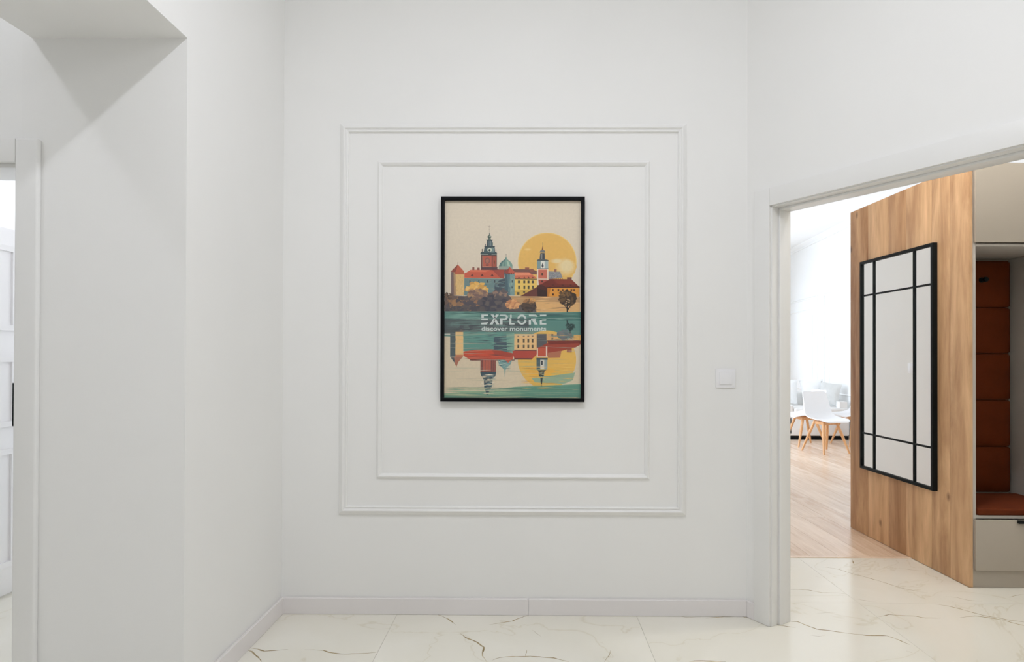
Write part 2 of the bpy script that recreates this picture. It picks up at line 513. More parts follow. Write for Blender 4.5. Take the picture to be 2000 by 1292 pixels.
floor2 = box('floor_living', 1.1, 6.0, 4.06, 13.25, -0.06, -0.006, 'black', kind=S)
PW = 0.19
rf = random.Random(11)
for i in range(0, 23):
    x0 = 1.28 + i * PW
    x1 = x0 + PW
    y = 4.06 - rf.uniform(0.2, 1.9)
    while y < 13.1:
        ln = 2.2
        a, b_ = max(y, 4.06), min(y + ln, 13.1)
        y += ln
        if b_ - a < 0.05:
            continue
        if x0 > 2.6 and b_ < 4.75:
            continue
        if x0 > lx(b_):
            continue
        bmp = bmesh.new()
        bm_box(bmp, x0 + 0.0005, x1 - 0.0005, a + 0.0005, b_ - 0.0005, -0.006, 0.0)
        bevel(bmp, 0.0008, 1)
        from_bm('plank', bmp, 'floor_oak', floor2)
box('trim_1', 1.28, 2.52, 4.036, 4.066, -0.004, 0.003, 'floor_oak', bev=0.001, kind=S)

# ------------------------------------------------------------------ mouldings on the back wall
PROF_BIG = [(0, 0), (0, .007), (.006, .011), (.014, .019), (.021, .021), (.026, .018), (.029, .011), (.034, .010), (.037, .014), (.041, .012), (.043, 0)]
PROF_SMALL = [(0, 0), (0, .006), (.004, .010), (.010, .015), (.015, .013), (.019, .008), (.023, .006), (.025, 0)]


def moulding(name, x0, x1, z0, z1, prof, place, **k):
    """four mitred strips around a rectangle; place(u, v, depth) puts a point of the wall plane in the room"""
    c = place((x0 + x1) / 2, z0, 0)
    root = empty(name, c, kind=S, **k)
    for side in range(4):
        bm = bmesh.new()
        ends = []
        for e2 in (0, 1):
            row = []
            for s, d in prof:
                cor = {(0, 0): (x0 + s, z0 + s), (0, 1): (x1 - s, z0 + s), (1, 0): (x1 - s, z0 + s), (1, 1): (x1 - s, z1 - s),
                       (2, 0): (x1 - s, z1 - s), (2, 1): (x0 + s, z1 - s), (3, 0): (x0 + s, z1 - s), (3, 1): (x0 + s, z0 + s)}[(side, e2)]
                row.append(bm.verts.new(place(cor[0], cor[1], d)))
            ends.append(row)
        n = len(prof)
        for i in range(n - 1):
            bm.faces.new((ends[0][i], ends[0][i + 1], ends[1][i + 1], ends[1][i]))
        bm.faces.new(ends[0]); bm.faces.new(ends[1][::-1])
        from_bm('moulding', bm, 'trim', root, smooth=True)
    return root


back = lambda u, v, d: (u, YB - d, v)
moulding('trim_2', -0.970, 0.792, 0.505, 2.492, PROF_BIG, back)
moulding('trim_3', -0.779, 0.607, 0.688, 2.303, PROF_SMALL, back)


def liv(u, v, d):                                   # u runs along the living-room wall in y
    return (lx(u) - d, u + 0.08 * d, v)


moulding('trim_4', 9.15, 10.97, 0.45, 2.44, PROF_BIG, liv)
moulding('trim_5', 9.38, 10.74, 0.68, 2.21, PROF_SMALL, liv)
moulding('trim_6', 11.25, 12.95, 0.45, 2.44, PROF_BIG, liv)
moulding('trim_7', 11.48, 12.72, 0.68, 2.21, PROF_SMALL, liv)
bm = bmesh.new()                                    # slim cornice along that wall
prof = [(0, 0), (0.09, 0), (0.085, -0.02), (0.03, -0.05), (0.02, -0.09), (0, -0.09)]
rows = [[bm.verts.new(liv(u, CEIL + z, d)) for d, z in prof] for u in (4.92, 13.08)]
for i in range(len(prof)):
    j = (i + 1) % len(prof)
    bm.faces.new((rows[0][i], rows[0][j], rows[1][j], rows[1][i]))
from_bm('trim_8', bm, 'trim', kind=S)

# ------------------------------------------------------------------ baseboards


def skirting(name, poly, parent=None, **k):
    bm = bmesh.new()
    prism_into(bm, poly, 0.0012, 0.085)
    top = [e3 for e3 in bm.edges if all(abs(v.co.z - 0.085) < 1e-5 for v in e3.verts)]
    bmesh.ops.bevel(bm, geom=top, offset=0.0055, segments=3, affect='EDGES')
    return from_bm(name, bm, 'base', parent, smooth=True, **k)


bb = empty('baseboard_back', (-0.08, YB - 0.007, 0), kind=S)
skirting('board', [(XL + 0.014, YB - 0.014), (-0.0045, YB - 0.014), (-0.0045, YB), (XL + 0.014, YB)], bb)
q = sp(0, -0.014)
skirting('board', [(-0.0035, YB - 0.014), (1.095, YB - 0.014), (1.103, YB), (-0.0035, YB)], bb)
skirting('baseboard_left', [(XL, YF), (XL + 0.014, YF), (XL + 0.014, YB - 0.0005), (XL, YB - 0.0005)], kind=S)
skirting('baseboard_right', [(1.0955, YB - 0.0145), sp(0.052, -0.014), sp(0.052), (1.1035, YB - 0.0005)], kind=S)
skirting('baseboard_passage', [(-1.794, YF - 0.014), (XL, YF - 0.014), (XL, YF), (-1.794, YF)], kind=S)

# ------------------------------------------------------------------ right doorway: lining and casing of the open passage
dw = empty('door_2', (sp(0.9)[0], sp(0.9)[1], 0), kind=S)


def sbox(name, t0, t1, n0, n1, z0, z1, mat, parent, bev=0.0):
    return prism(name, [sp(t0, n0), sp(t1, n0), sp(t1, n1), sp(t0, n1)], z0, z1, mat, parent, bev)


c0 = OT0 - CAS - 0.0015
sbox('casing', c0, OT0 - 0.0015, -0.016, 0, 0.001, OH + CAS, 'casing', dw, 0.003)
sbox('casing', OT1 + 0.0015, OT1 + CAS, -0.016, 0, 0.001, OH + CAS, 'casing', dw, 0.003)
sbox('casing', OT0 - 0.0012, OT1 + 0.0012, -0.016, 0, OH + 0.0015, OH + CAS, 'casing', dw, 0.003)
# lining boards, each with a shallow rebate for a leaf
sbox('lining', OT0 - 0.003, OT0 + 0.004, -0.002, 0.045, 0.001, OH, 'casing', dw, 0.001)
sbox('lining', OT0 - 0.003, OT0 + 0.014, 0.047, TH + 0.012, 0.001, OH, 'casing', dw, 0.0015)
sbox('lining', OT1 - 0.014, OT1 + 0.003, -0.002, TH + 0.012, 0.001, OH, 'casing', dw, 0.0015)
sbox('lining', OT0 + 0.004, OT1 - 0.014, -0.002, 0.045, OH - 0.004, OH + 0.003, 'casing', dw, 0.001)
sbox('lining', OT0 + 0.014, OT1 - 0.014, 0.047, TH + 0.012, OH - 0.014, OH + 0.003, 'casing', dw, 0.0015)

# ------------------------------------------------------------------ left door: casing, lining, open leaf
dl = empty('door_1', ((DX0 + DX1) / 2, YF, 0), kind=S)
ya = YF - 0.022
box('casing', DX1 - 0.008, DX1 + 0.075, ya, YF, 0.001, 2.099, 'casing', dl, 0.007, 3)
box('casing', DX0 - 0.075, DX0 + 0.008, ya, YF, 0.001, 2.099, 'casing', dl, 0.007, 3)
box('casing', DX0 + 0.0082, DX1 - 0.0082, ya + 0.0005, YF, 2.012, 2.099, 'casing', dl, 0.003, 2)
box('lining', DX0 + 0.001, DX1 - 0.001, YF + 0.001, YF + 0.06, 1.998, 2.0165, 'casing', dl, 0.001)
box('lining', DX0 + 0.001, DX1 - 0.001, YF + 0.062, YF + 0.199, 2.006, 2.0165, 'casing', dl, 0.001)
box('lining', DX1 - 0.007, DX1 - 0.001, YF + 0.001, YF + 0.199, 0.001, 1.997, 'casing', dl, 0.001)
box('lining', DX0 + 0.001, DX0 + 0.012, YF + 0.001, YF + 0.199, 0.001, 1.997, 'casing', dl, 0.001)
tag(box('strike_plate', DX1 - 0.0105, DX1 - 0.0082, ya + 0.001, ya + 0.03, 1.05, 1.207, 'black_metal', dl, 0.0003), 'dark metal strike plate')
lf = box('leaf', -2.875, -2.835, YF + 0.24, YF + 1.24, 0.012, 1.995, 'leaf', dl, 0.002)
for za, zb in ((0.16, 0.80), (0.92, 1.30), (1.44, 1.90)):     # raised panel mouldings on the face of the leaf
    y0, y1 = YF + 0.36, YF + 1.12
    bm = bmesh.new()
    for (a0, a1, b0, b1) in ((y0, y1, za, za + .03), (y0, y1, zb - .03, zb), (y0, y0 + .03, za + .03, zb - .03), (y1 - .03, y1, za + .03, zb - .03)):
        bm_box(bm, -2.835, -2.824, a0, a1, b0, b1)
    from_bm('leaf_moulding', bm, 'leaf', lf)

# ------------------------------------------------------------------ living-room windows (daylight comes through them; the far one is added)
def window(name, axis, fixed, a0, a1, z0, z1):
    root = empty(name, (fixed, (a0 + a1) / 2, z0) if axis == 'x' else ((a0 + a1) / 2, fixed, z0), kind=S)
    def bxx(nm, p0, p1, q0, q1, d0, d1, mat):
        if axis == 'x':
            box(nm, fixed + d0, fixed + d1, p0, p1, q0, q1, mat, root)
        else:
            box(nm, p0, p1, fixed + d0, fixed + d1, q0, q1, mat, root)
    n = 3
    w = (a1 - a0) / n
    for i in range(n):
        p0, p1 = a0 + i * w, a0 + (i + 1) * w
        bxx('frame', p0, p0 + .06, z0, z1, 0, .06, 'trim'); bxx('frame', p1 - .06, p1, z0, z1, 0, .06, 'trim')
        bxx('frame', p0 + .06, p1 - .06, z0, z0 + .07, 0, .06, 'trim'); bxx('frame', p0 + .06, p1 - .06, z1 - .07, z1, 0, .06, 'trim')
        bxx('pane', p0 + .06, p1 - .06, z0 + .07, z1 - .07, .026, .032, 'glass')
window('window_1', 'x', 1.13, 7.3, 10.6, 0.4, 2.8)
window('window_added', 'y', 13.16, 2.5, 4.7, 0.4, 2.8)  # unseen window, added to light the inner left wall and floor

# ------------------------------------------------------------------ framed poster
PX0, PX1, PZ0, PZ1 = -0.4525, 0.275, 1.080, 2.1165
poster = empty('framed_poster', ((PX0 + PX1) / 2, YB - 0.012, PZ0), label='black framed poster of a riverside castle at sunset on the back wall', cat='poster')
FW, FD = 0.0185, 0.026
yf0, yf1 = YB - 0.004 - FD, YB - 0.004
for (a, b_, c_, d_) in ((PX0, PX0 + FW, PZ0 + FW, PZ1 - FW), (PX1 - FW, PX1, PZ0 + FW, PZ1 - FW), (PX0, PX1, PZ0, PZ0 + FW), (PX0, PX1, PZ1 - FW, PZ1)):
    box('frame_rail', a, b_, yf0, yf1, c_, d_, 'black', poster, 0.0012)
tag(box('backing_board', PX0 + FW, PX1 - FW, YB - 0.0125, YB - 0.0045, PZ0 + FW, PZ1 - FW, 'trim', poster))
box('glass_sheet', PX0 + FW, PX1 - FW, yf0 + 0.0055, yf0 + 0.0075, PZ0 + FW, PZ1 - FW, 'glass', poster)

# ---- the print: flat layers of ink, drawn in its own sheet units (62..1862 across, -252..2353 down)
AX0, AX1, AY0, AY1 = 62.0, 1862.0, -252.0, 2353.0
INK = []                                            # (points, colour)
ra = random.Random(21)
RB = 1156.0                                         # offset of the reflection half


def clampx(v):
    return min(max(v, AX0), AX1)


def poly(c, *pts, dy=0.0):
    INK.append(([(clampx(x), min(max(y + dy, AY0), AY1)) for x, y in pts], c))


def rc(c, x0, y0, x1, y1, dy=0.0):
    poly(c, (x0, y0), (x1, y0), (x1, y1), (x0, y1), dy=dy)


def ell(c, cx, cy, rx, ry, n=28, a0=0.0, a1=math.tau, dy=0.0, rough=0.0):
    pts = []
    for i in range(n):
        a = a0 + (a1 - a0) * i / (n if abs(a1 - a0 - math.tau) < 1e-6 else n - 1)
        k = 1 + ra.uniform(-rough, rough)
        pts.append((cx + rx * k * math.cos(a), cy + ry * k * math.sin(a)))
    poly(c, *pts, dy=dy)


def mixc(a, b, t):
    return tuple(a[i] + (b[i] - a[i]) * t for i in range(3))


def blobs(cx, cy, rx, ry, n, size, cols, dy=0.0):
    for _ in range(n):
        a = ra.uniform(0, math.tau); k = math.sqrt(ra.random())
        s = size * ra.uniform(0.5, 1.2)
        ell(ra.choice(cols), cx + rx * k * math.cos(a), cy + ry * k * math.sin(a), s, s * ra.uniform(0.6, 1.0), 9, rough=0.3, dy=dy)


def streaks(x0, x1, y0, y1, n, cols, lmin=80, lmax=500, th=5.0, dy=0.0):
    for _ in range(n):
        y = ra.uniform(y0, y1); ln = ra.uniform(lmin, lmax); x = ra.uniform(x0 - ln * 0.3, x1 - ln * 0.5)
        t = th * ra.uniform(0.3, 1.2)
        xa, xb = max(x, x0), min(x + ln, x1)
        if xb - xa < 10:
            continue
        poly(ra.choice(cols), (xa, y), ((xa + xb) / 2, y - t), (xb, y + ra.uniform(-3, 3)), ((xa + xb) / 2, y + t), dy=dy)


CREAM = (214, 201, 184)
rc(CREAM, AX0, AY0, AX1, AY1)
# sun and cloud
ell((226, 193, 120), 1418, 555, 388, 388, 64)
ell((219, 176, 98), 1418, 555, 376, 376, 64)
for q in range(16):                                 # cloud drifting over the lower right of the disc
    t_ = q / 15
    c = mixc((219, 176, 98), (222, 202, 160), t_)
    ell(c, 1655 + 20 * t_, 625 - 20 * t_, 150 * (1 - 0.55 * t_), 130 * (1 - 0.5 * t_), 20, rough=0.07)
    if q % 3 == 0:
        ell(c, 1560 - 10 * t_, 545, 120 * (1 - 0.6 * t_), 46 * (1 - 0.6 * t_), 18, rough=0.08)
        ell(mixc((219, 176, 98), (226, 192, 124), t_), 1160, 390, 62 * (1 - 0.6 * t_), 24 * (1 - 0.6 * t_), 16, rough=0.08)
# roofs behind
poly((118, 82, 76), (740, 650), (1125, 650), (1230, 655), (1285, 680), (1285, 720), (740, 720))
rc((150, 90, 76), 1125, 628, 1180, 655); rc((140, 84, 72), 1190, 648, 1235, 690)
# left round tower
rc((214, 180, 124), 145, 690, 318, 1000)
poly((118, 98, 96), (145, 690), (178, 690), (190, 760), (186, 1000), (145, 1000))
poly((168, 136, 108), (178, 690), (205, 700), (212, 1000), (186, 1000))
for _ in range(26):
    x = ra.uniform(200, 310); y = ra.uniform(730, 990)
    rc(ra.choice([(226, 196, 142), (198, 160, 106), (206, 170, 118)]), x, y, x + ra.uniform(4, 9), y + ra.uniform(12, 40))
poly((178, 100, 74), (195, 690), (320, 688), (320, 722), (198, 722))
poly((186, 96, 72), (138, 686), (235, 590), (322, 686), (230, 700))
poly((138, 72, 60), (138, 686), (235, 590), (205, 694))
rc((110, 70, 60), 232, 560, 237, 596)
# long teal wall, red roof
poly((110, 134, 134), (322, 765), (885, 770), (890, 1000), (320, 1000))
poly((72, 84, 94), (722, 850), (800, 790), (890, 770), (895, 1000), (722, 1000))
for _ in range(40):
    x = ra.uniform(330, 860); y = ra.uniform(790, 950)
    poly(ra.choice([(122, 146, 144), (98, 122, 126), (130, 142, 132)]), (x, y), (x + ra.uniform(30, 90), y - 4), (x + 60, y + 8))
poly((196, 92, 70), (322, 706), (345, 700), (405, 660), (835, 660), (850, 776), (322, 766))
poly((160, 74, 62), (690, 660), (850, 660), (850, 776), (800, 770), (720, 690))
poly((214, 116, 88), (405, 664), (660, 664), (600, 690), (390, 686))
poly((205, 190, 165), (322, 766), (830, 772), (830, 778), (322, 772))
for x in (425, 558, 690):
    poly((104, 54, 50), (x - 22, 745), (x, 712), (x + 22, 745))
for x in (395, 515, 630, 725):
    rc((58, 62, 70), x - 6, 795, x + 6, 832)
for x, w in ((427, 28), (492, 32)):
    rc((136, 84, 74), x, 625 if x < 450 else 632, x + w, 664)
# clock tower
rc((112, 70, 64), 543, 462, 752, 660)
rc((92, 66, 70), 540, 622, 760, 662)
rc((182, 96, 80), 566, 478, 684, 620); rc((164, 86, 72), 696, 482, 744, 622)
rc((214, 190, 160), 562, 474, 566, 622); rc((208, 180, 150), 562, 618, 686, 622)
ell((136, 92, 84), 625, 542, 36, 42); ell((170, 110, 92), 625, 542, 22, 28); rc((110, 66, 60), 606, 590, 645, 606); ell((120, 74, 50), 720, 560, 8, 26)
poly((62, 78, 82), (533, 440), (546, 424), (742, 424), (754, 440), (748, 466), (540, 466))
rc((176, 184, 172), 545, 452, 640, 458); rc((170, 178, 168), 680, 452, 745, 457)
poly((74, 92, 98), (575, 436), (588, 360), (722, 360), (730, 436))
poly((120, 140, 138), (662, 430), (676, 366), (712, 366), (716, 430))
ell((196, 200, 184), 655, 396, 32, 26); ell((64, 74, 72), 655, 402, 14, 16)
rc((70, 60, 58), 553, 385, 563, 430); rc((120, 112, 100), 735, 385, 742, 430)
poly((54, 68, 74), (582, 348), (728, 348), (720, 366), (592, 366)); rc((66, 76, 78), 598, 318, 606, 350)
poly((90, 104, 110), (620, 276), (690, 276), (694, 350), (616, 350))
rc((60, 74, 82), 622, 280, 636, 350); rc((142, 152, 150), 660, 282, 670, 346)
poly((66, 74, 76), (608, 262), (698, 262), (690, 278), (618, 278)); rc((110, 120, 112), 688, 300, 700, 345)
ell((78, 92, 84), 652, 224, 26, 20); ell((150, 160, 146), 660, 218, 12, 12)
poly((98, 112, 104), (636, 240), (668, 240), (674, 263), (630, 263)); poly((88, 100, 92), (644, 210), (650, 168), (656, 168), (662, 210))
rc((168, 152, 136), 650, 70, 654, 172); rc((150, 132, 116), 632, 88, 668, 93); rc((158, 142, 126), 642, 122, 662, 126)
# green dome
rc((150, 160, 150), 776, 610, 960, 655)
poly((124, 154, 144), (780, 614), (792, 578), (818, 548), (856, 522), (874, 484), (894, 524), (932, 554), (956, 588), (960, 614))
poly((84, 112, 112), (780, 614), (792, 578), (818, 548), (856, 522), (874, 484), (866, 530), (832, 562), (812, 614))
poly((168, 188, 172), (880, 540), (905, 552), (928, 612), (896, 612)); poly((100, 130, 126), (852, 545), (862, 540), (856, 612), (844, 612))
rc((96, 92, 86), 872, 448, 877, 492)
# middle round tower
rc((122, 150, 148), 884, 706, 988, 1000)
poly((78, 100, 108), (850, 700), (890, 712), (905, 1000), (872, 1000)); poly((96, 122, 128), (890, 712), (925, 715), (930, 1000), (905, 1000))
for _ in range(26):
    x = ra.uniform(905, 980); y = ra.uniform(740, 960)
    rc(ra.choice([(140, 166, 160), (104, 130, 134), (150, 170, 160)]), x, y, x + 5, y + ra.uniform(20, 60))
poly((190, 92, 74), (862, 686), (922, 622), (986, 686), (984, 716), (868, 712))
poly((150, 70, 62), (862, 686), (922, 622), (900, 712), (868, 712))
for x in range(898, 982, 22):
    rc((92, 56, 54), x, 700, x + 9, 722)
rc((54, 66, 72), 950, 800, 962, 830); rc((54, 66, 72), 948, 880, 960, 905)
# yellow building
poly((202, 112, 86), (988, 690), (1180, 692), (1284, 772), (988, 776)); poly((222, 140, 108), (990, 694), (1170, 696), (1215, 730), (990, 735))
rc((226, 192, 104), 988, 780, 1284, 1002); poly((206, 168, 84), (988, 940), (1284, 900), (1284, 1002), (988, 1002))
poly((74, 48, 44), (988, 774), (1286, 780), (1286, 790), (988, 784))
for x in (1045, 1116, 1172, 1228):
    poly((108, 58, 52), (x - 16, 772), (x, 750), (x + 16, 772))
    rc((92, 86, 70), x - 14, 802, x + 12, 838); rc((66, 60, 52), x - 6, 802, x + 12, 838)
    rc((110, 98, 74), x - 12, 868, x + 12, 912); rc((72, 64, 52), x - 2, 868, x + 12, 912)
rc((96, 88, 66), 1020, 955, 1052, 990); rc((96, 80, 60), 1100, 940, 1128, 965)
poly((104, 56, 50), (1056, 1012), (1170, 950), (1292, 880), (1292, 1014))
# white tower
rc((222, 206, 188), 1282, 645, 1434, 860)
rc((196, 108, 88), 1300, 656, 1418, 776); poly((168, 78, 66), (1300, 788), (1418, 788), (1418, 840), (1310, 858))
ell((96, 70, 58), 1352, 718, 14, 16); rc((80, 46, 42), 1338, 802, 1362, 826)
poly((126, 150, 154), (1284, 540), (1332, 540), (1330, 645), (1284, 645)); rc((222, 220, 212), 1332, 540, 1384, 645); rc((160, 176, 176), 1384, 540, 1432, 645)
poly((58, 62, 70), (1342, 610), (1357, 566), (1372, 610), (1357, 634)); rc((110, 120, 122), 1284, 638, 1434, 646)
poly((84, 92, 96), (1280, 534), (1300, 520), (1415, 524), (1438, 536), (1434, 546), (1282, 544))
poly((78, 82, 88), (1316, 524), (1326, 436), (1384, 436), (1392, 526)); rc((150, 152, 150), 1342, 446, 1350, 520); rc((44, 50, 58), 1360, 446, 1372, 520)
ell((112, 114, 116), 1355, 430, 36, 38, 24, math.pi, math.tau); poly((130, 124, 118), (1342, 396), (1368, 396), (1372, 404), (1338, 404))
poly((110, 68, 56), (1346, 396), (1356, 340), (1365, 396)); rc((140, 110, 90), 1354, 298, 1357, 345)
# right-hand roofs
poly((138, 138, 142), (1436, 680), (1590, 684), (1622, 762), (1436, 785)); rc((150, 100, 84), 1510, 650, 1542, 686)
for _ in range(20):
    x = ra.uniform(1445, 1590); y = ra.uniform(690, 760)
    rc(ra.choice([(160, 158, 158), (112, 114, 122)]), x, y, x + 18, y + 8)
rc((50, 26, 24), 1288, 866, 1424, 1014); poly((74, 34, 30), (1288, 866), (1340, 850), (1424, 900), (1424, 940), (1288, 900))
rc((214, 146, 58), 1420, 890, 1846, 1014); poly((190, 120, 44), (1420, 890), (1470, 890), (1440, 1014), (1420, 1014))
poly((112, 42, 32), (1336, 852), (1452, 780), (1738, 784), (1848, 888), (1418, 894)); poly((134, 56, 42), (1500, 786), (1735, 788), (1800, 850), (1560, 850))
poly((66, 26, 22), (1418, 884), (1848, 880), (1848, 896), (1418, 898))
rc((116, 66, 56), 1680, 758, 1742, 792)
for x in range(1480, 1620, 26):
    rc((96, 52, 44), x, 768, x + 10, 786)
for x in (1495, 1568, 1625, 1682, 1740, 1776):
    rc((74, 36, 22), x - 12, 912, x + 10, 938)
rc((74, 36, 22), 1484, 972, 1508, 998)
for x in (1495, 1625, 1730):
    poly((70, 28, 22), (x - 16, 868), (x, 848), (x + 16, 868))
# embankment
poly((186, 146, 104), (925, 1008), (1852, 1016), (1852, 1222), (1150, 1222), (925, 1130))
poly((216, 172, 116), (1270, 1080), (1852, 1090), (1852, 1222), (1290, 1222))
streaks(940, 1850, 1015, 1210, 46, [(150, 112, 86), (226, 186, 132), (170, 128, 94), (206, 164, 118)], 80, 320, 6)
# shrubs on the bank
poly((98, 86, 86), (66, 985), (140, 1000), (330, 1010), (480, 985), (700, 960), (860, 975), (925, 1010), (1000, 1120), (1250, 1150), (1275, 1222), (66, 1222))
blobs(490, 915, 130, 75, 70, 30, [(222, 176, 98), (206, 156, 82), (196, 146, 84), (230, 190, 118)])
blobs(500, 985, 130, 60, 60, 32, [(146, 116, 100), (124, 100, 94), (170, 134, 104)])
blobs(800, 975, 95, 45, 50, 24, [(132, 112, 106), (102, 92, 94), (152, 124, 108)])
blobs(220, 1100, 140, 90, 90, 32, [(112, 92, 84), (140, 108, 86), (86, 78, 82), (160, 120, 86)])
blobs(460, 1110, 150, 80, 90, 34, [(120, 98, 90), (92, 82, 86), (150, 112, 86), (84, 78, 84)])
blobs(720, 1110, 190, 95, 130, 38, [(78, 74, 82), (92, 84, 88), (70, 68, 78), (102, 92, 92)])
blobs(350, 1180, 280, 32, 60, 26, [(80, 76, 82), (96, 86, 86)])
blobs(110, 1010, 50, 40, 26, 20, [(96, 78, 70), (124, 98, 80)])
blobs(960, 1120, 78, 56, 60, 24, [(206, 148, 104), (186, 128, 92), (216, 166, 116)])
blobs(1180, 1150, 90, 70, 80, 24, [(70, 58, 54), (88, 70, 60), (60, 50, 50)])
blobs(1190, 1075, 70, 36, 36, 18, [(206, 154, 92), (168, 120, 78), (110, 84, 64)])
# tree
blobs(1688, 1035, 108, 92, 150, 24, [(84, 62, 44), (64, 48, 36), (102, 76, 50), (54, 42, 34)])
blobs(1655, 975, 80, 40, 40, 14, [(126, 92, 56), (96, 70, 46)])
blobs(1690, 1085, 40, 40, 14, 8, [(196, 160, 116)])
poly((44, 34, 30), (1676, 1100), (1690, 1100), (1694, 1232), (1676, 1232))
poly((48, 38, 32), (1684, 1180), (1740, 1110), (1750, 1112), (1692, 1200)); poly((48, 38, 32), (1680, 1160), (1636, 1100), (1630, 1106), (1678, 1180))
# river
poly((98, 138, 130), (AX0, 1212), (700, 1214), (1250, 1226), (1862, 1216), (1862, 1560), (AX0, 1560))
poly((66, 116, 108), (1240, 1226), (1862, 1218), (1862, 1330), (1300, 1330))
rc((88, 96, 98), AX0, 1310, 1180, 1480); poly((92, 134, 126), (1180, 1330), (1862, 1340), (1862, 1500), (1180, 1500))
blobs(560, 1400, 420, 70, 50, 44, [(90, 98, 100), (80, 84, 90), (98, 112, 110)])
streaks(AX0, 1862, 1225, 1320, 90, [(120, 160, 148), (72, 104, 102), (140, 176, 164), (58, 92, 92)], 120, 700, 5)
streaks(AX0, 1250, 1300, 1480, 80, [(70, 76, 82), (106, 128, 124), (120, 150, 142), (86, 90, 94)], 120, 600, 5)
rc((190, 206, 196), 1420, 1296, 1862, 1300); rc((160, 190, 178), 70, 1294, 540, 1297)
# ---- reflection
poly((212, 196, 172), (AX0, 1540), (AX1, 1640), (AX1, AY1), (AX0, AY1))
ell((222, 180, 92), 1418, 690, 385, 385, 60, dy=RB)
ell((232, 178, 72), 1330, 850, 200, 60, 24, dy=RB, rough=0.08)
poly((150, 172, 146), (1215, 935), (1500, 900), (1790, 860), (1760, 960), (1640, 1010), (1260, 990), dy=RB)
poly((118, 156, 134), (AX0, 1150), (600, 1100), (1000, 1050), (1862, 1010), (1862, 1200), (AX0, 1200), dy=RB)
poly((150, 172, 142), (AX0, 1140), (500, 1108), (900, 1075), (700, 1120), (AX0, 1165), dy=RB)
poly((98, 148, 130), (1070, 1060), (1862, 1020), (1862, 1200), (1070, 1200), dy=RB)
poly((196, 188, 158), (1560, 1185), (1770, 1176), (1862, 1196), (1600, 1196), dy=RB)
rc((86, 92, 92), AX0, 300, 300, 345, dy=RB)
streaks(AX0, 330, 290, 372, 20, [(150, 110, 90), (80, 84, 88), (120, 110, 104)], 60, 220, 6, dy=RB)
rc((196, 194, 186), AX0, 352, 140, 366, dy=RB)
rc((80, 92, 98), 138, 330, 212, 655, dy=RB); rc((226, 188, 132), 208, 328, 310, 642, dy=RB)
for _ in range(16):
    y = ra.uniform(350, 640); poly((96, 104, 104), (196, y), (196 + ra.uniform(6, 26), y + 8), (196, y + 18), dy=RB)
poly((186, 120, 90), (206, 630), (310, 628), (304, 668), (210, 668), dy=RB)
poly((170, 110, 90), (146, 664), (304, 660), (250, 720), (222, 790), (190, 720), dy=RB); poly((92, 92, 96), (146, 664), (190, 664), (205, 740), (180, 715), dy=RB)
poly((100, 146, 136), (312, 330), (985, 335), (985, 620), (312, 580), dy=RB)
poly((72, 88, 100), (715, 400), (880, 380), (890, 600), (715, 560), dy=RB); poly((130, 166, 150), (880, 340), (985, 340), (985, 640), (900, 640), dy=RB)
streaks(320, 980, 345, 580, 60, [(120, 164, 150), (84, 116, 116), (108, 140, 128), (74, 92, 98)], 60, 260, 6, dy=RB)
poly((196, 80, 58), (314, 585), (480, 562), (690, 556), (800, 572), (985, 610), (960, 700), (420, 706), (314, 640), dy=RB)
poly((168, 70, 56), (690, 560), (800, 572), (985, 612), (940, 660), (740, 650), dy=RB)
rc((98, 64, 62), 400, 690, 990, 704, dy=RB)
streaks(320, 980, 565, 700, 34, [(214, 100, 74), (160, 66, 54), (120, 72, 66)], 60, 260, 4, dy=RB)
rc((228, 188, 134), 986, 352, 1280, 562, dy=RB); rc((104, 74, 68), 986, 560, 1282, 574, dy=RB)
for x in (1040, 1112, 1172, 1228):
    rc((92, 78, 64), x - 13, 415, x + 11, 470, dy=RB); rc((90, 76, 62), x - 13, 495, x + 11, 540, dy=RB); rc((150, 120, 92), x - 13, 372, x + 10, 392, dy=RB)
poly((176, 72, 60), (960, 574), (1284, 574), (1284, 620), (1215, 690), (985, 672), dy=RB); rc((104, 62, 58), 985, 672, 1215, 690, dy=RB)
poly((88, 88, 92), (1282, 350), (1420, 350), (1420, 480), (1282, 560), dy=RB)
rc((216, 170, 112), 1412, 348, 1556, 442, dy=RB)
for x in (1488,):
    rc((100, 80, 64), x - 12, 352, x + 12, 376, dy=RB); rc((110, 96, 78), x - 12, 400, x + 12, 425, dy=RB)
blobs(1650, 370, 90, 70, 40, 30, [(110, 116, 122), (98, 112, 114), (122, 122, 120)], dy=RB)
blobs(1725, 255, 55, 42, 46, 16, [(44, 68, 66), (58, 84, 80), (36, 56, 56)], dy=RB)
poly((40, 62, 62), (1674, 170), (1692, 170), (1700, 230), (1680, 230), dy=RB); poly((40, 62, 62), (1700, 280), (1745, 280), (1722, 352), dy=RB)
rc((222, 174, 98), 1770, 360, 1862, 442, dy=RB)
streaks(1420, 1862, 350, 450, 26, [(120, 110, 104), (190, 150, 104), (100, 130, 124)], 40, 200, 5, dy=RB)
poly((158, 66, 50), (1286, 545), (1420, 470), (1862, 448), (1862, 488), (1800, 525), (1640, 565), (1432, 640), (1286, 650), dy=RB)
poly((122, 48, 40), (1420, 440), (1862, 440), (1862, 470), (1440, 492), dy=RB); rc((150, 76, 60), 1680, 540, 1745, 592, dy=RB)
poly((176, 112, 84), (1430, 600), (1610, 570), (1590, 664), (1430, 668), dy=RB)
rc((188, 84, 62), 1284, 530, 1424, 660, dy=RB); rc((228, 212, 196), 1284, 540, 1298, 650, dy=RB); rc((232, 216, 200), 1404, 515, 1422, 650, dy=RB); rc((224, 200, 176), 1284, 646, 1424, 658, dy=RB)
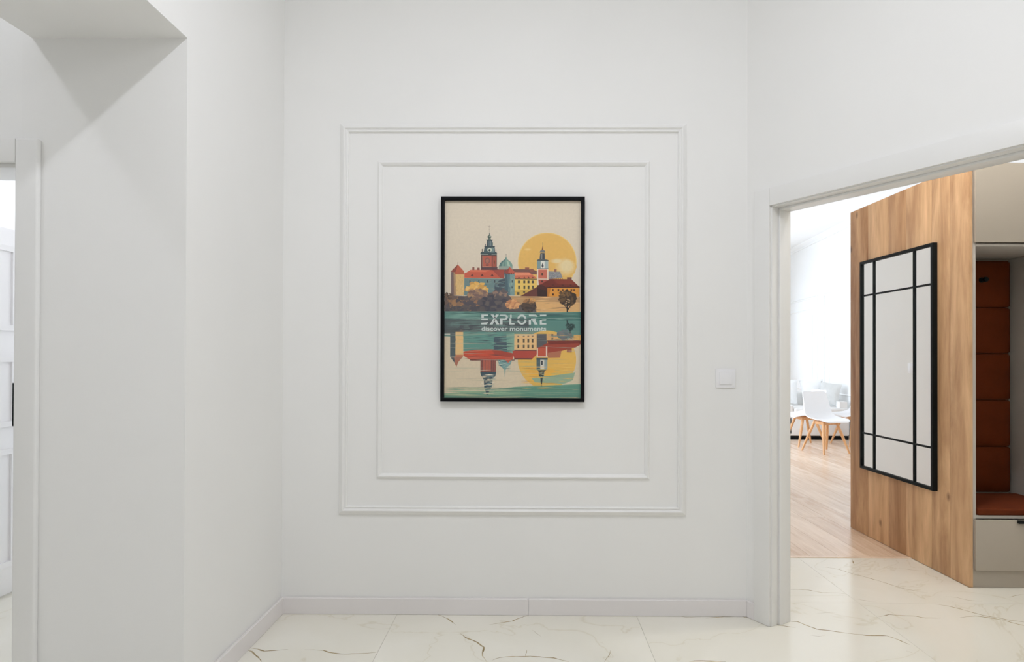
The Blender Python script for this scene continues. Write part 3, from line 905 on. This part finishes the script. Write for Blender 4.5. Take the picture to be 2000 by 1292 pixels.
rc((76, 96, 104), 1280, 688, 1330, 822, dy=RB); rc((214, 208, 196), 1330, 690, 1382, 815, dy=RB); rc((140, 156, 158), 1382, 690, 1424, 818, dy=RB); rc((60, 66, 74), 1340, 704, 1362, 760, dy=RB)
rc((66, 80, 86), 1278, 668, 1428, 692, dy=RB)
poly((44, 50, 56), (1290, 820), (1412, 820), (1384, 850), (1378, 900), (1362, 930), (1350, 1045), (1342, 1045), (1330, 930), (1312, 900), (1308, 850), dy=RB)
streaks(1290, 1400, 850, 960, 16, [(222, 180, 92), (150, 172, 150)], 30, 90, 5, dy=RB)
rc((142, 84, 76), 540, 690, 746, 860, dy=RB); rc((176, 96, 80), 570, 700, 676, 840, dy=RB)
for x in (560, 600, 640, 680, 712):
    rc((96, 66, 68), x, 694, x + 6, 858, dy=RB)
poly((66, 84, 94), (536, 856), (748, 856), (740, 900), (700, 960), (690, 1060), (660, 1100), (644, 1160), (622, 1160), (606, 1100), (590, 1060), (586, 960), (548, 900), dy=RB)
streaks(540, 745, 890, 1150, 44, [(212, 196, 172), (190, 190, 170), (130, 150, 148), (222, 214, 196)], 40, 170, 7, dy=RB)
poly((118, 152, 152), (770, 698), (955, 698), (940, 750), (896, 790), (872, 830), (866, 920), (862, 920), (856, 830), (830, 800), (785, 760), dy=RB)
streaks(775, 950, 700, 830, 24, [(70, 96, 102), (190, 200, 186), (150, 180, 172)], 30, 110, 5, dy=RB)
poly((192, 90, 70), (850, 655), (965, 655), (940, 700), (905, 735), (872, 700), dy=RB)
streaks(AX0, 1862, 320, 1190, 70, [(200, 190, 168), (150, 168, 150), (176, 170, 150)], 120, 700, 2.5, dy=RB)
streaks(AX0, 1862, 1060, 1195, 50, [(150, 180, 152), (100, 140, 122), (186, 190, 158), (112, 158, 138)], 200, 900, 6, dy=RB)
streaks(1060, 1790, 700, 1080, 30, [(236, 196, 112), (206, 158, 74), (180, 176, 126)], 80, 420, 4, dy=RB)
# ---- headline, letters broken by the ripples
W = (226, 232, 228)
HL = []


def hpoly(*pts):
    HL.append([(x, y + RB) for x, y in pts])


def hrc(x0, y0, x1, y1):
    hpoly((x0, y0), (x1, y0), (x1, y1), (x0, y1))


hrc(550, 96, 640, 118); hrc(550, 118, 582, 142); hpoly((550, 150), (640, 150), (634, 171), (550, 171)); hpoly((546, 206), (642, 198), (622, 229), (550, 229))
hpoly((672, 96), (712, 96), (742, 140), (706, 140)); hpoly((742, 96), (782, 96), (748, 142), (716, 142)); hpoly((708, 150), (744, 150), (700, 229), (660, 229)); hpoly((716, 168), (742, 152), (790, 229), (750, 229))
hrc(798, 98, 872, 112); hpoly((868, 98), (892, 108), (902, 130), (892, 156), (868, 170), (862, 150), (872, 142), (874, 126), (864, 114)); hrc(796, 150, 868, 171); hrc(796, 171, 830, 229)
hrc(930, 100, 950, 140); hrc(918, 148, 946, 229); hrc(946, 207, 988, 229)
for a0, a1 in ((0.15, 2.95), (3.35, 6.1)):
    n = 22
    o_ = [(1085 + 62 * math.cos(a0 + (a1 - a0) * i / n), 163 + 67 * math.sin(a0 + (a1 - a0) * i / n)) for i in range(n + 1)]
    i_ = [(1085 + 36 * math.cos(a0 + (a1 - a0) * i / n), 163 + 43 * math.sin(a0 + (a1 - a0) * i / n)) for i in range(n + 1)]
    for i in range(n):
        hpoly(o_[i], o_[i + 1], i_[i + 1], i_[i])
hrc(1178, 97, 1270, 118); hpoly((1262, 97), (1286, 108), (1292, 128), (1262, 122)); hrc(1176, 168, 1206, 229); hrc(1206, 152, 1268, 171); hpoly((1222, 171), (1262, 171), (1296, 229), (1252, 229))
hrc(1324, 97, 1408, 117); hpoly((1350, 160), (1408, 156), (1404, 174), (1344, 174)); hrc(1322, 168, 1350, 229); hrc(1350, 208, 1408, 229)

sheet_w, sheet_h = (PX1 - PX0 - 2 * FW), (PZ1 - PZ0 - 2 * FW)


def sheet(x, y):
    return (PX0 + FW + (x - AX0) / (AX1 - AX0) * sheet_w, PZ1 - FW - (y - AY0) / (AY1 - AY0) * sheet_h)


mt, nt, b = new_mat('poster_ink')
at = nt.nodes.new('ShaderNodeAttribute'); at.attribute_name = 'ink'
tc = nt.nodes.new('ShaderNodeTexCoord')
nz = nt.nodes.new('ShaderNodeTexNoise'); nz.inputs['Scale'].default_value = 90.0; nz.inputs['Detail'].default_value = 5
nt.links.new(tc.outputs['Object'], nz.inputs['Vector'])
mr = nt.nodes.new('ShaderNodeMapRange'); mr.inputs['To Min'].default_value = 1.22; mr.inputs['To Max'].default_value = 1.46
nt.links.new(nz.outputs['Fac'], mr.inputs['Value'])
vm = nt.nodes.new('ShaderNodeVectorMath'); vm.operation = 'SCALE'
nt.links.new(at.outputs['Color'], vm.inputs[0]); nt.links.new(mr.outputs['Result'], vm.inputs['Scale'])
nt.links.new(vm.outputs['Vector'], b.inputs['Base Color'])
b.inputs['Roughness'].default_value = 0.6
M['ink'] = mt

PY = YB - 0.0128
verts, faces, cols = [], [], []
ox, oy, oz = (PX0 + PX1) / 2, PY, PZ0 + FW
for k_, (pts, c) in enumerate(INK):
    i0 = len(verts)
    yy = -k_ * 1.6e-6
    for x, y in pts:
        u, v = sheet(x, y)
        verts.append((u - ox, yy, v - oz))
    faces.append(tuple(range(i0, i0 + len(pts))))
    cols += [srgb(*c)] * len(pts)
me = bpy.data.meshes.new('print')
me.from_pydata(verts, [], faces)
me.update()
ca = me.color_attributes.new('ink', 'FLOAT_COLOR', 'CORNER')
for i, c in enumerate(cols):
    ca.data[i].color = c
pr = link_mesh('print', me, (ox, oy, oz), 'ink', poster)
PTOP = len(INK) * 1.6e-6
M['letter'] = plain('white_lettering_ink', srgb(232, 238, 235), 0.6, 0.02, 60)
bm = bmesh.new()
for pts in HL:
    vs = []
    for x, y in pts:
        u, v = sheet(x, y)
        vs.append(bm.verts.new((u, PY - PTOP - 2e-5, v)))
    bm.faces.new(vs)
tag(from_bm('headline', bm, 'letter', pr), 'white headline reading EXPLORE, cut by ripples')
fc = bpy.data.curves.new('subtitle', 'FONT')
fc.body = 'discover monuments'
fc.size = 1.0
fc.offset = 0.022
fo = bpy.data.objects.new('subtitle_source', fc)
COL.objects.link(fo)
dg = bpy.context.evaluated_depsgraph_get()
tm = bpy.data.meshes.new_from_object(fo.evaluated_get(dg))
bpy.data.objects.remove(fo, do_unlink=True)
bpy.data.curves.remove(fc)
xs = [v.co.x for v in tm.vertices]; ys = [v.co.y for v in tm.vertices]
u0, v0 = sheet(552, 312 + RB); u1, v1 = sheet(1406, 254 + RB)
bm = bmesh.new()
bm.from_mesh(tm)
for v in bm.verts:
    fx = (v.co.x - min(xs)) / (max(xs) - min(xs)); fy = (v.co.y - min(ys)) / (max(ys) - min(ys))
    v.co = Vector((u0 + fx * (u1 - u0), PY - PTOP - 2e-5, v0 + fy * (v1 - v0)))
bpy.data.meshes.remove(tm)
tag(from_bm('subtitle', bm, 'letter', pr), 'white line reading discover monuments')

# ------------------------------------------------------------------ light switch
sw = empty('light_switch', (0.9915, YB, 1.153), label='white square light switch on the back wall beside the doorway', cat='switch')
box('plate', 0.942, 1.041, YB - 0.009, YB - 0.0005, 1.153, 1.248, 'switch', sw, 0.003)
box('rocker', 0.960, 1.023, YB - 0.014, YB - 0.0085, 1.170, 1.233, 'switch', sw, 0.002)
sw2 = empty('light_switch', (IX, 5.71, 1.158), label='white light switch seen reflected at the right of the mirror', cat='switch')
box('plate', IX + 0.0005, IX + 0.009, 5.66, 5.76, 1.158, 1.255, 'switch', sw2, 0.003)
box('rocker', IX + 0.0085, IX + 0.014, 5.68, 5.74, 1.177, 1.237, 'switch', sw2, 0.002)

# ------------------------------------------------------------------ oak panel on the end of the cabinet (slightly off square)
A = Vector((2.506, 3.525)); B_ = Vector((2.472, 4.76))
U = (B_ - A).normalized(); V_ = Vector((U.y, -U.x))   # U along the panel into the depth, V_ through it to the right


def op(s, d):
    p = A + U * s + V_ * d
    return (p.x, p.y)


PL = (B_ - A).length
oak = empty('oak_wall_panel', (A.x, A.y, 0), label='tall oak board panel cladding the end of the hallway cabinet', cat='panel')
seams = [0.0, 0.155, 0.315, 0.565, 0.755, 1.0, PL]
for s0, s1 in zip(seams[:-1], seams[1:]):
    prism('board', [op(s0 + 0.001, 0), op(s1 - 0.001, 0), op(s1 - 0.001, 0.02), op(s0 + 0.001, 0.02)], 0.003, 2.425, 'oak', oak, 0.0006)

# ------------------------------------------------------------------ mirror with black grid
MS0, MS1, MZ0, MZ1 = 0.262, 1.056, 0.492, 2.015
mir = empty('wall_mirror', (op((MS0 + MS1) / 2, -0.015)[0], op((MS0 + MS1) / 2, -0.015)[1], MZ0), label='rectangular mirror in a black window-style grid frame on the oak panel', cat='mirror')


def mb(name, s0, s1, d0, d1, z0, z1, mat, bev=0.0):
    return prism(name, [op(s0, d0), op(s1, d0), op(s1, d1), op(s0, d1)], z0, z1, mat, mir, bev)


FWm, dF, dM = 0.020, -0.031, -0.0265
mb('frame_rail', MS0, MS0 + FWm, dF, -0.001, MZ0, MZ1, 'black_metal', 0.001)
mb('frame_rail', MS1 - FWm, MS1, dF, -0.001, MZ0, MZ1, 'black_metal', 0.001)
mb('frame_rail', MS0 + FWm, MS1 - FWm, dF, -0.001, MZ0, MZ0 + FWm, 'black_metal', 0.001)
mb('frame_rail', MS0 + FWm, MS1 - FWm, dF, -0.001, MZ1 - FWm, MZ1, 'black_metal', 0.001)
gs = [MS0 + FWm, 0.441, 0.457, 0.882, 0.898, MS1 - FWm]
gz = [MZ0 + FWm, 0.748, 0.760, 1.756, 1.768, MZ1 - FWm]
for s0 in (0.441, 0.882):
    mb('glazing_bar', s0, s0 + 0.016, dM, -0.004, MZ0 + FWm, MZ1 - FWm, 'black_metal', 0.0008)
for z0 in (0.748, 1.756):
    for i in (0, 2, 4):
        mb('glazing_bar', gs[i], gs[i + 1], dM + 0.0008, -0.004, z0, z0 + 0.012, 'black_metal', 0.0008)
for i in (0, 2, 4):
    for j in (0, 2, 4):
        mb('mirror_pane', gs[i], gs[i + 1], -0.0195, -0.003, gz[j], gz[j + 1], 'mirror')

# ------------------------------------------------------------------ hallway cabinet with upholstered niche
CY = 3.532
CX0, CX1 = 2.529, 3.94
NX1 = 3.095
cab = empty('hallway_cabinet', (3.2, CY + 0.25, 0), label='greige hallway cabinet with a rust upholstered bench niche and drawer', cat='cabinet')
box('side_panel', CX0, CX0 + 0.018, CY, 4.02, 0.1, 2.42, 'cab_edge', cab, 0.0008)
box('side_panel', NX1, NX1 + 0.018, CY, 4.02, 0.1, 1.945, 'cab_edge', cab, 0.0008)
box('back_panel', CX0 + 0.018, CX1, 4.0, 4.035, 0.1, 2.42, 'cab', cab)
box('shelf', CX0 + 0.0185, NX1 + 0.018, CY, 4.0, 1.946, 1.962, 'cab_edge', cab, 0.0008)
box('shelf', CX0 + 0.0185, NX1 - 0.0005, CY, 4.0, 0.392, 0.411, 'cab_edge', cab, 0.0008)
box('top_panel', CX0 + 0.0185, CX1, CY, 4.0, 2.40, 2.42, 'cab', cab)
box('door', CX0 + 0.004, NX1 + 0.014, CY - 0.02, CY - 0.001, 1.966, 2.418, 'cab', cab, 0.001)
box('door', NX1 + 0.018, CX1 - 0.003, CY - 0.02, CY - 0.001, 0.103, 2.418, 'cab', cab, 0.001)
dr = box('drawer', CX0 + 0.004, NX1 + 0.014, CY - 0.02, CY - 0.001, 0.103, 0.388, 'cab', cab, 0.001)
hb = bmesh.new()
prism_into(hb, [(2.765, CY - 0.036), (2.90, CY - 0.036), (2.90, CY - 0.0205), (2.765, CY - 0.0205)], 0.372, 0.3895)
from_bm('handle', hb, 'black_metal', dr, label='black edge pull')
box('plinth', CX0, CX1, CY + 0.002, CY + 0.02, 0.001, 0.099, 'cab', cab)
# upholstered back pads
for z0, z1 in ((1.632, 1.928), (1.337, 1.629), (1.041, 1.334), (0.743, 1.038), (0.452, 0.740)):
    bm = bmesh.new()
    bm_box(bm, CX0 + 0.02, NX1 - 0.022, 3.955, 3.999, z0, z1)
    bmesh.ops.subdivide_edges(bm, edges=bm.edges[:], cuts=6, use_grid_fill=True)
    cx, cz = (CX0 + NX1) / 2, (z0 + z1) / 2
    for v in bm.verts:
        if v.co.y < 3.99:
            fx = min(1, abs(v.co.x - cx) / ((NX1 - CX0 - 0.042) / 2)); fz = min(1, abs(v.co.z - cz) / ((z1 - z0) / 2))
            v.co.y -= 0.022 * (1 - fx ** 6) * (1 - fz ** 6)
    bevel_e = [e4 for e4 in bm.edges if len(e4.link_faces) == 2 and e4.calc_face_angle(0) > 0.9]
    bmesh.ops.bevel(bm, geom=bevel_e, offset=0.008, segments=3, affect='EDGES')
    from_bm('back_pad', bm, 'rust', cab, smooth=True)
hk = bmesh.new()
bmesh.ops.create_cone(hk, cap_ends=True, segments=20, radius1=0.017, radius2=0.017, depth=0.006, matrix=Matrix.Translation((2.872, 3.930, 1.803)) @ Matrix.Rotation(math.pi / 2, 4, 'X'))
bmesh.ops.create_cone(hk, cap_ends=True, segments=14, radius1=0.007, radius2=0.007, depth=0.035, matrix=Matrix.Translation((2.872, 3.912, 1.803)) @ Matrix.Rotation(math.pi / 2, 4, 'X'))
bmesh.ops.create_cone(hk, cap_ends=True, segments=20, radius1=0.016, radius2=0.014, depth=0.012, matrix=Matrix.Translation((2.872, 3.892, 1.803)) @ Matrix.Rotation(math.pi / 2, 4, 'X'))
from_bm('coat_hook', hk, 'black_metal', cab, smooth=True, label='black round coat hook')

# loose bench cushion
bm = bmesh.new()
bm_box(bm, CX0 + 0.022, NX1 - 0.004, CY - 0.012, 3.93, 0.4115, 0.452)
bevel(bm, 0.014, 3)
cu = from_bm('bench_cushion', bm, 'rust', smooth=True, label='rust brown seat cushion on the cabinet bench', cat='cushion')

# ------------------------------------------------------------------ shell chairs
def loft(bm, rows, closed=False):
    vs = [[bm.verts.new(p) for p in r_] for r_ in rows]
    for a, b_ in zip(vs[:-1], vs[1:]):
        for i in range(len(a) - 1):
            bm.faces.new((a[i], a[i + 1], b_[i + 1], b_[i]))
    return vs


def chair_proto():
    root = empty('shell_chair', (0, 0, 0), cat='chair', group='white shell chairs by the sofa')
    # (forward -y, height, half width, edge lift) along the middle of the shell from front lip to top of back
    spine = [(-0.245, 0.425, 0.150, -0.006), (-0.235, 0.440, 0.190, -0.004), (-0.17, 0.452, 0.228, 0.004), (-0.08, 0.446, 0.238, 0.016), (0.02, 0.440, 0.238, 0.030),
             (0.10, 0.446, 0.234, 0.042), (0.155, 0.474, 0.228, 0.046), (0.185, 0.525, 0.224, 0.042), (0.202, 0.60, 0.216, 0.036), (0.218, 0.68, 0.208, 0.030), (0.236, 0.76, 0.198, 0.024), (0.248, 0.80, 0.190, 0.020), (0.252, 0.818, 0.175, 0.016)]
    rows = []
    for i, (y, z, hw, lift) in enumerate(spine):
        y2, z2 = spine[min(i + 1, len(spine) - 1)][:2]; y1, z1 = spine[max(i - 1, 0)][:2]
        t = Vector((y2 - y1, z2 - z1)).normalized()
        nn = Vector((-t.y, t.x))                    # towards the sitter
        row = []
        for j in range(11):
            w = (j / 10) * 2 - 1
            l_ = lift * w * w
            row.append((hw * w, y + nn.x * l_, z + nn.y * l_))
        rows.append(row)
    bm = bmesh.new()
    loft(bm, rows)
    bmesh.ops.recalc_face_normals(bm, faces=bm.faces[:])
    r_ = bmesh.ops.solidify(bm, geom=bm.faces[:], thickness=0.010)
    sh = from_bm('shell', bm, 'shell', root, smooth=True)
    for sx in (-1, 1):
        for sy in (-1, 1):
            bm = bmesh.new()
            rr = []
            for f_, (x, y, z, r0) in enumerate(((0.10 * sx, 0.085 * sy, 0.425, 0.019), (0.145 * sx, 0.135 * sy, 0.26, 0.021), (0.205 * sx, 0.215 * sy, 0.0, 0.0125))):
                rr.append([(x + r0 * math.cos(a * math.tau / 10), y + r0 * math.sin(a * math.tau / 10), z) for a in range(11)])
            vs = [[bm.verts.new(p) for p in r0[:-1]] for r0 in rr]
            for a, b_ in zip(vs[:-1], vs[1:]):
                for i in range(10):
                    bm.faces.new((a[i], a[(i + 1) % 10], b_[(i + 1) % 10], b_[i]))
            bm.faces.new(vs[0]); bm.faces.new(vs[-1][::-1])
            from_bm('leg', bm, 'leg', root, smooth=True)
    boxes('seat_frame', [(-0.12, 0.12, -0.10, -0.07, 0.385, 0.425), (-0.12, 0.12, 0.07, 0.10, 0.385, 0.425), (-0.115, -0.085, -0.07, 0.07, 0.385, 0.425), (0.085, 0.115, -0.07, 0.07, 0.385, 0.425)], 'leg', root)
    return root


def copy_tree(o, parent=None):
    c = o.copy()
    COL.objects.link(c)
    c.parent = parent
    for ch in list(o.children):
        copy_tree(ch, c)
    return c


proto = chair_proto()
spots = [((4.085, 8.53), 15, 'white shell chair on wooden legs, nearest the doorway and seen whole'),
         ((4.10, 9.20), -84, 'white shell chair half hidden behind the nearest chair, at its left'),
         ((4.84, 9.26), -78, 'white shell chair cut off by the oak panel, right of the nearest chair')]
for i, (xy, a, lab) in enumerate(spots):
    o = proto if i == 0 else copy_tree(proto)
    o.location = (xy[0], xy[1], 0.0008)
    o.rotation_euler = (0, 0, math.radians(a))
    o['label'] = lab

# ------------------------------------------------------------------ sofa and what lies on it
so = empty('sofa', (4.6, 10.3, 0), label='white fabric sofa behind the chairs in the living room', cat='sofa')
SX0, SX1, SY0, SY1 = 4.10, 5.08, 9.80, 10.75
box('plinth', SX0 + 0.02, SX1 - 0.02, SY0 + 0.01, SY1 - 0.02, 0.001, 0.06, 'black', so)
box('base', SX0, SX1, SY0, SY1, 0.055, 0.37, 'sofa', so, 0.03, 3)
box('seat_cushion', SX0 + 0.10, 4.56, SY0 - 0.02, SY1 - 0.22, 0.372, 0.50, 'sofa', so, 0.035, 3)
box('seat_cushion', 4.565, SX1 - 0.01, SY0 - 0.02, SY1 - 0.22, 0.372, 0.50, 'sofa', so, 0.035, 3)
box('armrest', SX0 - 0.08, SX0 + 0.095, SY0, SY1, 0.055, 0.555, 'sofa', so, 0.04, 3)
box('backrest', SX0 + 0.0, SX1 + 0.02, SY1 - 0.215, SY1 + 0.02, 0.30, 0.72, 'sofa', so, 0.05, 3)


def pillow(name, loc, size, thick, rot, mat, label):
    bm = bmesh.new()
    n = 12
    top, bot = {}, {}
    for i in range(n + 1):
        for j in range(n + 1):
            u, v = i / n * 2 - 1, j / n * 2 - 1
            k1 = max(0.0, (1 - abs(u) ** 2.4) * (1 - abs(v) ** 2.4)) ** 0.55
            sx = u * (1 - 0.07 * (1 - abs(v) ** 2)) ; sy = v * (1 - 0.07 * (1 - abs(u) ** 2))
            top[i, j] = bm.verts.new((sx * size / 2, -thick / 2 * k1, sy * size / 2))
            bot[i, j] = top[i, j] if (i in (0, n) or j in (0, n)) else bm.verts.new((sx * size / 2, thick / 2 * k1, sy * size / 2))
    for i in range(n):
        for j in range(n):
            bm.faces.new((top[i, j], top[i + 1, j], top[i + 1, j + 1], top[i, j + 1]))
            bm.faces.new((bot[i, j], bot[i, j + 1], bot[i + 1, j + 1], bot[i + 1, j]))
    mm = Matrix.Translation(loc) @ Matrix.Rotation(rot[2], 4, 'Z') @ Matrix.Rotation(rot[0], 4, 'X') @ Matrix.Rotation(rot[1], 4, 'Y')
    bmesh.ops.transform(bm, matrix=mm, verts=bm.verts[:])
    return from_bm(name, bm, mat, smooth=True, label=label, cat='pillow')


pillow('pillow', (4.28, 10.36, 0.745), 0.43, 0.15, (-0.30, 0.12, 0.0), 'pillow', 'white square pillow at the left end of the sofa')
pillow('pillow', (4.76, 10.37, 0.735), 0.40, 0.15, (-0.28, -0.08, -0.05), 'pillow', 'white pillow directly behind the nearest chair back')
pillow('pillow', (4.90, 10.10, 0.715), 0.36, 0.12, (-0.15, 0.12, -0.95), 'pillow_grey', 'pale grey pillow leaning sideways at the right of the sofa')
bx_ = box('tissue_box', 4.93, 5.05, 9.82, 9.93, 0.5005, 0.60, 'pillow', label='small pale box standing on the sofa seat', cat='box')
bx_.data.materials[0] = M['sofa']
